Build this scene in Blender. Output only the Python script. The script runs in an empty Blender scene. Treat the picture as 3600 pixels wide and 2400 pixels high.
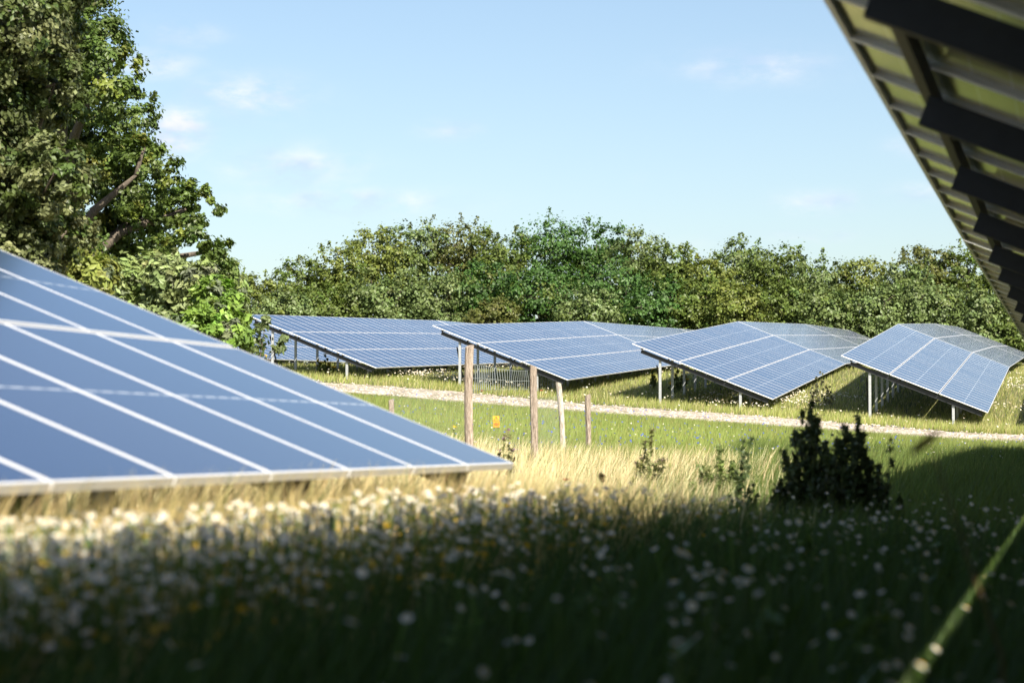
import bpy, math, random
import numpy as np
from mathutils import Vector, Matrix

random.seed(7)
rng = np.random.default_rng(7)
scene = bpy.context.scene
COL = scene.collection
R = math.radians

# ------------------------------------------------------------------ camera, sky, sun, exposure
CAM_H = 0.85                      # metres above the near ground
F = 5553.0                        # focal length in pixels of a 2352 px wide picture (85 mm)
HZ = 1010.0                       # horizon row of that picture
cam_d = bpy.data.cameras.new('camera')
cam = bpy.data.objects.new('camera', cam_d)
COL.objects.link(cam)
cam.location = (0, 0, CAM_H)
cam.rotation_euler = (R(90 + 2.33), 0, 0)
cam_d.lens = 85
cam_d.sensor_width = 36
cam_d.clip_start = 0.1
cam_d.clip_end = 6000
cam_d.dof.use_dof = True
cam_d.dof.focus_distance = 72
cam_d.dof.aperture_fstop = 4.0
scene.camera = cam
scene.render.resolution_x = 1024
scene.render.resolution_y = 682

# the sun stands behind the camera's right shoulder: shadows go (-0.46, 1.12) per metre of height
SH = Vector((-0.46, 1.12, -1.0))
sun_dir = -SH.normalized()
SUN_EL = math.asin(sun_dir.z)
SUN_AZ = math.atan2(sun_dir.x, sun_dir.y)
sun_l = bpy.data.lights.new('sun', 'SUN')
sun_l.energy = 5.0
sun_l.angle = R(0.53)
sun_l.color = (1.0, 0.92, 0.78)
sun = bpy.data.objects.new('sun', sun_l)
COL.objects.link(sun)
sun.rotation_euler = SH.to_track_quat('-Z', 'Y').to_euler()
sun.location = (20, -30, 40)

world = bpy.data.worlds.new('World')
scene.world = world
world.use_nodes = True
wn, wl = world.node_tree.nodes, world.node_tree.links
wn.clear()
sky = wn.new('ShaderNodeTexSky')
sky.sky_type = 'NISHITA'
sky.sun_disc = False
sky.sun_elevation = SUN_EL
sky.sun_rotation = SUN_AZ
sky.air_density = 1.0
sky.dust_density = 1.2
sky.ozone_density = 1.2
bg = wn.new('ShaderNodeBackground')
bg.inputs[1].default_value = 0.071
wo = wn.new('ShaderNodeOutputWorld')

def wmath(op, a, b=None, c=None, clamp=False):
    n = wn.new('ShaderNodeMath'); n.operation = op; n.use_clamp = clamp
    for i, q in enumerate((a, b, c)):
        if q is None: continue
        if isinstance(q, (int, float)): n.inputs[i].default_value = q
        else: wl.new(q, n.inputs[i])
    return n.outputs[0]

tc = wn.new('ShaderNodeTexCoord')
sep = wn.new('ShaderNodeSeparateXYZ'); wl.new(tc.outputs['Generated'], sep.inputs[0])
az = wmath('ARCTAN2', sep.outputs[0], sep.outputs[1])
el = wmath('ARCSINE', sep.outputs[2])
nz = wn.new('ShaderNodeTexNoise'); nz.inputs['Scale'].default_value = 55; nz.inputs['Detail'].default_value = 7; nz.inputs['Roughness'].default_value = 0.6
mp = wn.new('ShaderNodeMapping'); mp.inputs['Scale'].default_value = (1, 1, 2.2)
wl.new(tc.outputs['Generated'], mp.inputs[0]); wl.new(mp.outputs[0], nz.inputs['Vector'])
CLOUDS = [(408, 310, 60, 44, 1.6), (345, 160, 90, 34, .62), (560, 228, 120, 42, .8), (675, 390, 130, 40, .75), (810, 466, 190, 26, .85),
          (1040, 302, 60, 20, .5), (1725, 160, 150, 38, .6), (1885, 472, 90, 24, .65), (2112, 452, 70, 20, .5), (1870, 546, 80, 14, .45),
          (2085, 350, 50, 22, .45), (420, 95, 90, 30, .35), (-500, 260, 200, 60, .9), (2900, 300, 240, 50, .7), (3600, 120, 220, 60, .8), (-1500, 300, 260, 70, .8)]
cm = None
for (cx, cy, sx, sy, amp) in CLOUDS:
    a = wmath('DIVIDE', wmath('SUBTRACT', az, (cx - 1176) / F), sx / F)
    b = wmath('DIVIDE', wmath('SUBTRACT', el, (HZ - cy) / F), sy / F)
    g = wmath('MULTIPLY', wmath('EXPONENT', wmath('MULTIPLY', wmath('ADD', wmath('MULTIPLY', a, a), wmath('MULTIPLY', b, b)), -1.0)), amp)
    cm = g if cm is None else wmath('MAXIMUM', cm, g)
nz2 = wn.new('ShaderNodeTexNoise'); nz2.inputs['Scale'].default_value = 9; nz2.inputs['Detail'].default_value = 5
wl.new(mp.outputs[0], nz2.inputs['Vector'])
wide = wmath('MULTIPLY', wmath('SUBTRACT', nz2.outputs[0], 0.66, clamp=True), 1.0)      # sparse wisps all round the sky
nn = wmath('SUBTRACT', wmath('MULTIPLY', nz.outputs[0], 3.2), 1.05, clamp=True)
mask = wmath('MINIMUM', wmath('ADD', wmath('MULTIPLY', cm, nn), wide), 0.9)
nz3 = wn.new('ShaderNodeTexNoise'); nz3.inputs['Scale'].default_value = 38; nz3.inputs['Detail'].default_value = 3
wl.new(mp.outputs[0], nz3.inputs['Vector'])
ramp = wn.new('ShaderNodeValToRGB')
ramp.color_ramp.elements[0].position = 0.38; ramp.color_ramp.elements[0].color = (4.4, 5.2, 6.7, 1)
ramp.color_ramp.elements[1].position = 0.62; ramp.color_ramp.elements[1].color = (7.6, 7.3, 7.3, 1)
wl.new(nz3.outputs[0], ramp.inputs[0])
mix = wn.new('ShaderNodeMix'); mix.data_type = 'RGBA'
wl.new(mask, mix.inputs[0]); wl.new(sky.outputs[0], mix.inputs[6]); wl.new(ramp.outputs[0], mix.inputs[7])
wl.new(mix.outputs[2], bg.inputs[0]); wl.new(bg.outputs[0], wo.inputs[0])

vs = scene.view_settings
scene.display_settings.display_device = 'sRGB'
vs.view_transform = 'Standard'
vs.look = 'None'
vs.exposure = 1.1
vs.gamma = 1.0
vs.use_curve_mapping = False

# ------------------------------------------------------------------ frames of reference
TH = math.atan(1301.0 / F)        # the rows of tables run 13 degrees to the right of the line of sight
CT, ST = math.cos(TH), math.sin(TH)
def uv2xy(u, v): return (u * CT + v * ST, -u * ST + v * CT)
def xy2uv(x, y): return (x * CT - y * ST, x * ST + y * CT)
def pix(x, y, Y):
    """point seen at picture pixel (2352 px wide picture) at depth Y"""
    return Vector(((x - 1176) * Y / F, Y, CAM_H + (HZ - y) * Y / F))

# ground heights relative to the camera on a grid across (u) and along (v) the rows
GU = np.array([-400, -60, -35, -28, -21, -14, -7, -2.9, 3, 15, 400.])
GV = np.array([-400, -20, 14, 30, 47, 62, 75, 80.6, 93, 106, 135, 165, 200, 420, 3000.])
GZ = np.array([
 [-1.0, -.8, -.85, -.85, -.85, -.85, -.85, -.85, -.85, -.85, -1.2],
 [-1.0, -.6, -.75, -.80, -.85, -.85, -.85, -.85, -.85, -.85, -1.2],
 [-.5, -.3, -.50, -.65, -.75, -.82, -.82, -.82, -.82, -.85, -1.2],
 [.3, .3, .10, .00, -.15, -.38, -.58, -.67, -.75, -.80, -1.2],
 [1.2, 1.2, .90, .75, .45, .05, -.30, -.47, -.55, -.65, -1.],
 [2.0, 2.0, 1.6, 1.4, 1.0, .48, -.02, -.28, -.40, -.50, -1.],
 [2.7, 2.7, 2.3, 1.9, 1.38, .80, .28, -.05, -.20, -.40, -1.],
 [3.2, 3.2, 2.80, 2.36, 1.85, 1.20, .68, .33, .02, -.20, -.8],
 [3.4, 3.4, 3.10, 2.85, 2.50, 2.1, 1.80, 1.40, 1.05, .6, -.5],
 [3.5, 3.5, 3.30, 3.30, 3.22, 3.12, 2.92, 2.55, 2.2, 1.5, 0],
 [4.0, 4.0, 4.0, 4.10, 4.15, 4.25, 4.20, 3.85, 3.5, 2.5, .5],
 [4.8, 4.8, 4.8, 5.0, 5.1, 5.2, 5.30, 4.95, 4.6, 3.5, 1],
 [5.8, 5.8, 5.8, 5.9, 6.0, 6.0, 6.0, 5.7, 5.4, 4.4, 2],
 [6, 6, 6, 6, 6, 6, 6, 6, 5.6, 5, 4],
 [2, 2, 2, 2, 2, 2, 2, 2, 2, 2, 2.]])
U_F = np.arange(-62, 40.01, 1.0); V_F = np.arange(-22, 230.01, 1.0)
def _bil(u, v):
    u = np.asarray(u, float); v = np.asarray(v, float)
    i = np.clip(np.searchsorted(GU, u) - 1, 0, len(GU) - 2); j = np.clip(np.searchsorted(GV, v) - 1, 0, len(GV) - 2)
    a = np.clip((u - GU[i]) / (GU[i + 1] - GU[i]), 0, 1); b = np.clip((v - GV[j]) / (GV[j + 1] - GV[j]), 0, 1)
    return (GZ[j, i] * (1 - a) + GZ[j, i + 1] * a) * (1 - b) + (GZ[j + 1, i] * (1 - a) + GZ[j + 1, i + 1] * a) * b
UU, VV = np.meshgrid(U_F, V_F)
FZ = _bil(UU, VV)
FZ += .31 * np.exp(-((UU + 3.3) / 1.8) ** 2) * np.clip((17 - VV) / 6, 0, 1)      # low bank along the near table
for _ in range(3):
    P = np.pad(FZ, 1, mode='edge')
    FZ = (P[:-2, 1:-1] + P[2:, 1:-1] + P[1:-1, :-2] + P[1:-1, 2:] + 4 * P[1:-1, 1:-1]) / 8
def ground_uv(u, v):
    """ground height (world z) at row coordinates"""
    u = np.asarray(u, float); v = np.asarray(v, float)
    fi = np.clip(u - U_F[0], 0, len(U_F) - 1.001); fj = np.clip(v - V_F[0], 0, len(V_F) - 1.001)
    i = fi.astype(int); j = fj.astype(int); a = fi - i; b = fj - j
    z = (FZ[j, i] * (1 - a) + FZ[j, i + 1] * a) * (1 - b) + (FZ[j + 1, i] * (1 - a) + FZ[j + 1, i + 1] * a) * b
    out = (u < U_F[0]) | (u > U_F[-1]) | (v < V_F[0]) | (v > V_F[-1])
    z = np.where(out, _bil(u, v), z)
    return z + CAM_H
def gz(x, y):
    u, v = xy2uv(x, y)
    return float(ground_uv(u, v))

# ------------------------------------------------------------------ materials
def mat(name):
    m = bpy.data.materials.new(name); m.use_nodes = True
    nt = m.node_tree
    return m, nt.nodes, nt.links, nt.nodes['Principled BSDF']
def noise(nodes, links, scale, detail=5, rough=.6, vec=None):
    n = nodes.new('ShaderNodeTexNoise'); n.inputs['Scale'].default_value = scale; n.inputs['Detail'].default_value = detail; n.inputs['Roughness'].default_value = rough
    if vec is not None: links.new(vec, n.inputs['Vector'])
    return n
def ramp_of(nodes, links, src, stops):
    r = nodes.new('ShaderNodeValToRGB')
    e = r.color_ramp.elements
    while len(e) < len(stops): e.new(.5)
    for q, (p, c) in zip(e, stops): q.position = p; q.color = (*c, 1)
    links.new(src, r.inputs[0])
    return r
def bump(nodes, links, src, bs, strength, dist=.02):
    b = nodes.new('ShaderNodeBump'); b.inputs['Strength'].default_value = strength; b.inputs['Distance'].default_value = dist
    links.new(src, b.inputs['Height']); links.new(b.outputs[0], bs.inputs['Normal'])

def metal_mat(name, col, rough, metallic, var=.25):
    m, n, l, b = mat(name)
    t = n.new('ShaderNodeTexCoord')
    k = noise(n, l, 14, 4, .6, t.outputs['Object'])
    r = ramp_of(n, l, k.outputs[0], [(.3, tuple(c * (1 - var) for c in col)), (.7, col)])
    l.new(r.outputs[0], b.inputs['Base Color'])
    b.inputs['Metallic'].default_value = metallic; b.inputs['Roughness'].default_value = rough
    bump(n, l, k.outputs[0], b, .15, .002)
    return m
M = {}
M['galv'] = metal_mat('galvanised_steel', (.50, .52, .53), .45, .35)
M['dark_steel'] = metal_mat('dark_coated_steel', (.035, .038, .045), .55, .2)
M['alu'] = metal_mat('anodised_aluminium', (.80, .81, .83), .42, .25, .06)
M['wire'] = metal_mat('zinc_wire', (.30, .33, .32), .5, .4)

def glass_mat():
    m, n, l, b = mat('solar_cell_glass')
    uvn = n.new('ShaderNodeUVMap')
    s = n.new('ShaderNodeSeparateXYZ'); l.new(uvn.outputs[0], s.inputs[0])
    def mth(op, a, c=None, clamp=False):
        k = n.new('ShaderNodeMath'); k.operation = op; k.use_clamp = clamp
        for i, q in enumerate((a, c)):
            if q is None: continue
            if isinstance(q, (int, float)): k.inputs[i].default_value = q
            else: l.new(q, k.inputs[i])
        return k.outputs[0]
    # uv in metres: 0..0.99 across, 0..1.69 along the slope
    mid = mth('LESS_THAN', mth('ABSOLUTE', mth('SUBTRACT', s.outputs[1], .845)), .006)
    dash = mth('GREATER_THAN', mth('FRACT', mth('MULTIPLY', s.outputs[0], 6.06)), .35)
    cellx = mth('LESS_THAN', mth('FRACT', mth('MULTIPLY', s.outputs[0], 6.06)), .018)
    celly = mth('LESS_THAN', mth('FRACT', mth('MULTIPLY', s.outputs[1], 11.85)), .022)
    bus = mth('LESS_THAN', mth('FRACT', mth('MULTIPLY', s.outputs[0], 54.5)), .09)
    line = mth('MAXIMUM', mth('MAXIMUM', mth('MULTIPLY', mid, mth('ADD', mth('MULTIPLY', dash, .5), .4)), mth('MULTIPLY', cellx, .02)), mth('MAXIMUM', mth('MULTIPLY', celly, .012), mth('MULTIPLY', bus, .01)))
    oi = n.new('ShaderNodeObjectInfo')
    base = n.new('ShaderNodeMix'); base.data_type = 'RGBA'
    base.inputs[6].default_value = (.016, .036, .100, 1); base.inputs[7].default_value = (.030, .042, .098, 1)
    l.new(oi.outputs['Random'], base.inputs[0])
    mx = n.new('ShaderNodeMix'); mx.data_type = 'RGBA'
    l.new(line, mx.inputs[0]); l.new(base.outputs[2], mx.inputs[6]); mx.inputs[7].default_value = (.62, .65, .68, 1)
    l.new(mx.outputs[2], b.inputs['Base Color'])
    t = n.new('ShaderNodeTexCoord')
    k = noise(n, l, 3.0, 3, .5, t.outputs['Object'])
    rr = n.new('ShaderNodeMapRange'); rr.inputs[3].default_value = .15; rr.inputs[4].default_value = .15
    l.new(k.outputs[0], rr.inputs[0]); l.new(rr.outputs[0], b.inputs['Roughness'])
    b.inputs['IOR'].default_value = 1.45
    return m
M['glass'] = glass_mat()

def back_mat():
    m, n, l, b = mat('module_backsheet')
    uvn = n.new('ShaderNodeUVMap')
    s = n.new('ShaderNodeSeparateXYZ'); l.new(uvn.outputs[0], s.inputs[0])
    f = n.new('ShaderNodeMath'); f.operation = 'MULTIPLY'; f.inputs[1].default_value = 6.06; l.new(s.outputs[1], f.inputs[0])
    fr = n.new('ShaderNodeMath'); fr.operation = 'FRACT'; l.new(f.outputs[0], fr.inputs[0])
    lt = n.new('ShaderNodeMath'); lt.operation = 'LESS_THAN'; lt.inputs[1].default_value = .04; l.new(fr.outputs[0], lt.inputs[0])
    mx = n.new('ShaderNodeMix'); mx.data_type = 'RGBA'
    l.new(lt.outputs[0], mx.inputs[0]); mx.inputs[6].default_value = (.62, .60, .30, 1); mx.inputs[7].default_value = (.80, .78, .60, 1)
    l.new(mx.outputs[2], b.inputs['Base Color']); b.inputs['Roughness'].default_value = .10; b.inputs['IOR'].default_value = 1.55
    return m
M['back'] = back_mat()

def foliage_mat(name, trans=.35, rough=.5, spec=.3):
    m, n, l, b = mat(name)
    at = n.new('ShaderNodeAttribute'); at.attribute_name = 'col'
    b.inputs['Roughness'].default_value = rough
    b.inputs['Specular IOR Level'].default_value = spec
    l.new(at.outputs['Color'], b.inputs['Base Color'])
    tr = n.new('ShaderNodeBsdfTranslucent')
    hs = n.new('ShaderNodeHueSaturation'); hs.inputs['Saturation'].default_value = 1.15; hs.inputs['Value'].default_value = 1.3
    l.new(at.outputs['Color'], hs.inputs['Color']); l.new(hs.outputs[0], tr.inputs[0])
    mx = n.new('ShaderNodeMixShader'); mx.inputs[0].default_value = trans
    l.new(b.outputs[0], mx.inputs[1]); l.new(tr.outputs[0], mx.inputs[2])
    l.new(mx.outputs[0], n['Material Output'].inputs[0])
    return m
M['leaf'] = foliage_mat('leaves', .20, .45, .35)
M['grass'] = foliage_mat('grass_blades', .38, .55, .25)
M['petal'] = foliage_mat('petals', .25, .6, .1)

def bark_mat(name, c0, c1):
    m, n, l, b = mat(name)
    t = n.new('ShaderNodeTexCoord'); mp = n.new('ShaderNodeMapping'); mp.inputs['Scale'].default_value = (9, 9, 1.3)
    l.new(t.outputs['Object'], mp.inputs[0])
    k = noise(n, l, 6, 8, .7, mp.outputs[0])
    r = ramp_of(n, l, k.outputs[0], [(.36, c0), (.62, c1)])
    l.new(r.outputs[0], b.inputs['Base Color']); b.inputs['Roughness'].default_value = .9
    bump(n, l, k.outputs[0], b, .8, .02)
    return m
M['bark'] = bark_mat('tree_bark', (.05, .04, .03), (.17, .14, .11))
M['wood'] = bark_mat('weathered_post_wood', (.13, .095, .07), (.46, .38, .31))
M['wood_pale'] = bark_mat('bleached_post_wood', (.24, .2, .16), (.62, .56, .49))

def plain(name, col, rough=.6):
    m, n, l, b = mat(name)
    t = n.new('ShaderNodeTexCoord'); k = noise(n, l, 30, 3, .5, t.outputs['Object'])
    r = ramp_of(n, l, k.outputs[0], [(.3, tuple(c * .85 for c in col)), (.7, col)])
    l.new(r.outputs[0], b.inputs['Base Color']); b.inputs['Roughness'].default_value = rough
    return m
M['sign_yellow'] = plain('sign_yellow', (.85, .42, .02), .5)
M['sign_orange'] = plain('sign_orange', (.72, .27, .02), .5)
M['sign_black'] = plain('sign_black', (.03, .02, .01), .6)

# ------------------------------------------------------------------ mesh helpers
def link(o, parent=None):
    COL.objects.link(o)
    if parent is not None: o.parent = parent
    return o
def tag(o, label=None, cat=None, group=None, kind=None):
    if label: o['label'] = label
    if cat: o['category'] = cat
    if group: o['group'] = group
    if kind: o['kind'] = kind
    return o
def empty(name, loc):
    o = bpy.data.objects.new(name, None); o.location = loc; o.empty_display_size = .3
    return link(o)

def np_mesh(name, verts, faces_n, nper, mats, cols=None, midx=None, smooth=False):
    """verts (N,3); faces_n flat vertex indices, nper vertices per face (int or array)"""
    me = bpy.data.meshes.new(name)
    verts = np.asarray(verts, np.float32); faces_n = np.asarray(faces_n, np.int32)
    if np.isscalar(nper): tot = np.full(len(faces_n) // nper, nper, np.int32)
    else: tot = np.asarray(nper, np.int32)
    st = np.concatenate(([0], np.cumsum(tot)[:-1])).astype(np.int32)
    me.vertices.add(len(verts)); me.vertices.foreach_set('co', verts.ravel())
    me.loops.add(len(faces_n)); me.loops.foreach_set('vertex_index', faces_n)
    me.polygons.add(len(tot)); me.polygons.foreach_set('loop_start', st); me.polygons.foreach_set('loop_total', tot)
    if midx is not None: me.polygons.foreach_set('material_index', np.asarray(midx, np.int32))
    for m in mats: me.materials.append(m)
    if cols is not None:
        a = me.attributes.new('col', 'FLOAT_COLOR', 'POINT')
        c = np.ones((len(verts), 4), np.float32); c[:, :3] = cols
        a.data.foreach_set('color', c.ravel())
    me.update(calc_edges=True)
    me.polygons.foreach_set('use_smooth', np.full(len(tot), bool(smooth)))
    me.validate()
    return me

class MB:
    """collects boxes, bars, tubes and prisms"""
    def __init__(s): s.v = []; s.f = []
    def poly(s, pts, faces):
        b = len(s.v); s.v += [tuple(p) for p in pts]; s.f += [tuple(i + b for i in f) for f in faces]
    def prism(s, sec, p0, p1, ex, ey):
        """extrude a closed 2-D section (ex, ey axes) from p0 to p1"""
        n = len(sec); a = [p0 + ex * x + ey * y for x, y in sec]; c = [p1 + ex * x + ey * y for x, y in sec]
        s.poly(a + c, [tuple(range(n))[::-1], tuple(range(n, 2 * n))] + [(i, (i + 1) % n, n + (i + 1) % n, n + i) for i in range(n)])
    def tube(s, pts, rads, n=8):
        pts = [Vector(p) for p in pts]
        rings = []
        for i, p in enumerate(pts):
            d = (pts[min(i + 1, len(pts) - 1)] - pts[max(i - 1, 0)]).normalized()
            a = d.orthogonal().normalized() if i == 0 else (rings[-1][1] - d * rings[-1][1].dot(d)).normalized()
            b = d.cross(a)
            rings.append((p, a, b, rads[i]))
        base = len(s.v)
        for p, a, b, r in rings:
            for k in range(n):
                t = 2 * math.pi * k / n
                s.v.append(tuple(p + a * math.cos(t) * r + b * math.sin(t) * r))
        for i in range(len(rings) - 1):
            for k in range(n):
                s.f.append((base + i * n + k, base + i * n + (k + 1) % n, base + (i + 1) * n + (k + 1) % n, base + (i + 1) * n + k))
        s.f.append(tuple(base + k for k in range(n))[::-1]); s.f.append(tuple(base + (len(rings) - 1) * n + k for k in range(n)))
    def build(s, name, m, parent=None, origin=(0, 0, 0), smooth=False):
        me = bpy.data.meshes.new(name)
        o = Vector(origin)
        me.from_pydata([tuple(Vector(p) - o) for p in s.v], [], s.f)
        me.materials.append(m); me.update()
        if smooth: me.polygons.foreach_set('use_smooth', np.ones(len(me.polygons), bool))
        ob = bpy.data.objects.new(name, me)
        if parent is None: ob.location = o
        return link(ob, parent)

def c_section(w, h, t):
    return [(-w/2, -h/2), (w/2, -h/2), (w/2, -h/2 + t), (-w/2 + t, -h/2 + t), (-w/2 + t, h/2 - t), (w/2, h/2 - t), (w/2, h/2), (-w/2, h/2)]
def box_section(w, h): return [(-w/2, -h/2), (w/2, -h/2), (w/2, h/2), (-w/2, h/2)]

# ------------------------------------------------------------------ ground and track
def ground_sheet():
    us = np.unique(np.concatenate([np.linspace(-1500, -62, 12), np.arange(-62, 40.1, 1.0), np.linspace(40, 1500, 12)]))
    vs_ = np.unique(np.concatenate([np.linspace(-600, -22, 8), np.arange(-22, 230.1, 1.0), np.linspace(230, 3000, 14)]))
    U, V = np.meshgrid(us, vs_)
    Z = ground_uv(U, V) + .03 * np.sin(U * 1.7 + np.sin(V * .9)) * np.sin(V * 1.3) * (np.abs(U) < 62)
    X = U * CT + V * ST; Y = -U * ST + V * CT
    nU, nV = len(us), len(vs_)
    idx = np.arange(nU * nV).reshape(nV, nU)
    q = np.stack([idx[:-1, :-1], idx[:-1, 1:], idx[1:, 1:], idx[1:, :-1]], -1).reshape(-1)
    m, n, l, b = mat('meadow_soil')
    t = n.new('ShaderNodeTexCoord')
    k1 = noise(n, l, .35, 6, .6, t.outputs['Object']); k2 = noise(n, l, 9, 6, .7, t.outputs['Object'])
    r1 = ramp_of(n, l, k1.outputs[0], [(.35, (.06, .085, .022)), (.65, (.13, .13, .045))])
    r2 = ramp_of(n, l, k2.outputs[0], [(.35, (.055, .045, .025)), (.7, (.14, .15, .05))])
    mx = n.new('ShaderNodeMix'); mx.data_type = 'RGBA'; mx.inputs[0].default_value = .5
    l.new(r1.outputs[0], mx.inputs[6]); l.new(r2.outputs[0], mx.inputs[7]); l.new(mx.outputs[2], b.inputs['Base Color'])
    b.inputs['Roughness'].default_value = .95
    bump(n, l, k2.outputs[0], b, .6, .05)
    me = np_mesh('ground', np.stack([X, Y, Z], -1).reshape(-1, 3), q, 4, [m], smooth=True)
    return tag(link(bpy.data.objects.new('ground', me)), kind='structure')
ground_sheet()

TRK0, TRK1 = 73.5, 78.3
def track_edges(u):
    return TRK0 + .35 * math.sin(u * .5) + .2 * math.sin(u * 1.7) + .004 * max(0, u + 10) ** 2 * 0, TRK1 + .25 * math.sin(u * .6 + 2) + .12 * math.sin(u * 2.1)
def track():
    us = np.arange(-60, 34.1, .5)
    vs_, f = [], []
    nc = 9
    for u in us:
        a, c = track_edges(u)
        for k in range(nc):
            v = a + (c - a) * k / (nc - 1)
            x, y = uv2xy(u, v)
            e = 0 if k in (0, nc - 1) else .035
            vs_.append((x, y, float(ground_uv(u, v)) + .01 + e + .012 * math.sin(u * 7 + k)))
    for i in range(len(us) - 1):
        for k in range(nc - 1):
            f += [i * nc + k, (i + 1) * nc + k, (i + 1) * nc + k + 1, i * nc + k + 1]
    m, n, l, b = mat('pale_gravel')
    t = n.new('ShaderNodeTexCoord')
    vo = n.new('ShaderNodeTexVoronoi'); vo.inputs['Scale'].default_value = 9; l.new(t.outputs['Object'], vo.inputs['Vector'])
    k = noise(n, l, 1.2, 6, .7, t.outputs['Object'])
    r = ramp_of(n, l, vo.outputs['Color'], [(.2, (.17, .14, .11)), (.8, (.54, .46, .38))])
    r2 = ramp_of(n, l, k.outputs[0], [(.42, (.20, .18, .08)), (.55, (.47, .41, .34))])
    mx = n.new('ShaderNodeMix'); mx.data_type = 'RGBA'; mx.inputs[0].default_value = .55
    l.new(r.outputs[0], mx.inputs[6]); l.new(r2.outputs[0], mx.inputs[7]); l.new(mx.outputs[2], b.inputs['Base Color'])
    b.inputs['Roughness'].default_value = .9
    bump(n, l, vo.outputs['Distance'], b, .9, .06)
    me = np_mesh('gravel_track', vs_, f, 4, [m], smooth=True)
    return tag(link(bpy.data.objects.new('gravel_track', me)), kind='structure')
track()

# ------------------------------------------------------------------ solar tables
TAU = R(21.9)
MW, ML, MT = .985, 1.69, .033           # module width, length, thickness
PW = 1.0                                 # column pitch
GAP = .03                                # gap between the three module rows
SL = 3 * ML + 2 * GAP                    # length of the slope
def module_mesh(full):
    w, h, lip, t = MW, ML, .016, MT
    def rect(x0, y0, x1, y1, z): return [(x0, y0, z), (x1, y0, z), (x1, y1, z), (x0, y1, z)]
    O = rect(-w/2, -h/2, w/2, h/2, 0); I = rect(-w/2 + lip, -h/2 + lip, w/2 - lip, h/2 - lip, 0); G = rect(-w/2 + lip, -h/2 + lip, w/2 - lip, h/2 - lip, -.0008)
    B = rect(-w/2, -h/2, w/2, h/2, -t)
    V = O + I + G + B
    Fc, mi = [], []
    for k in range(4):
        j = (k + 1) % 4
        Fc += [(k, j, 4 + j, 4 + k), (4 + k, 4 + j, 8 + j, 8 + k), (12 + k, 12 + j, j, k)]; mi += [0, 0, 0]
    Fc.append((8, 9, 10, 11)); mi.append(1)
    if full:
        fl = .03
        C = rect(-w/2 + fl, -h/2 + fl, w/2 - fl, h/2 - fl, -t); D = rect(-w/2 + fl, -h/2 + fl, w/2 - fl, h/2 - fl, -t + .024)
        V += C + D
        for k in range(4):
            j = (k + 1) % 4
            Fc += [(12 + j, 12 + k, 16 + k, 16 + j), (16 + j, 16 + k, 20 + k, 20 + j)]; mi += [0, 0]
        Fc.append((23, 22, 21, 20)); mi.append(2)
    else:
        Fc.append((15, 14, 13, 12)); mi.append(2)
    return np.array(V), Fc, mi
def set_uv(me):
    uvl = me.uv_layers.new(name='UVMap')
    return uvl
def module_data(full, name):
    V, Fc, mi = module_mesh(full)
    me = np_mesh(name, V, [i for f in Fc for i in f], 4, [M['alu'], M['glass'], M['back']], midx=mi)
    uvl = me.uv_layers.new(name='UVMap')
    for lp in me.loops:
        c = me.vertices[lp.vertex_index].co
        uvl.data[lp.index].uv = (c.x + MW / 2, c.y + ML / 2)
    return me
MOD_FULL = module_data(True, 'module')
MOD_LITE = module_data(False, 'module')
def module_piece(name, sel):
    V, Fc, mi = module_mesh(True)
    keep = [f for f, m in zip(Fc, mi) if m == sel]
    used = sorted({i for f in keep for i in f}); ix = {q: k for k, q in enumerate(used)}
    me = np_mesh(name, V[used], [ix[i] for f in keep for i in f], 4, [(M['alu'], M['glass'], M['back'])[sel]])
    uvl = me.uv_layers.new(name='UVMap')
    for lp in me.loops:
        c = me.vertices[lp.vertex_index].co
        uvl.data[lp.index].uv = (c.x + MW / 2, c.y + ML / 2)
    return me
MOD_FRAME, MOD_GLASS, MOD_BACK = module_piece('module', 0), module_piece('glass', 1), module_piece('backsheet', 2)

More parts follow.
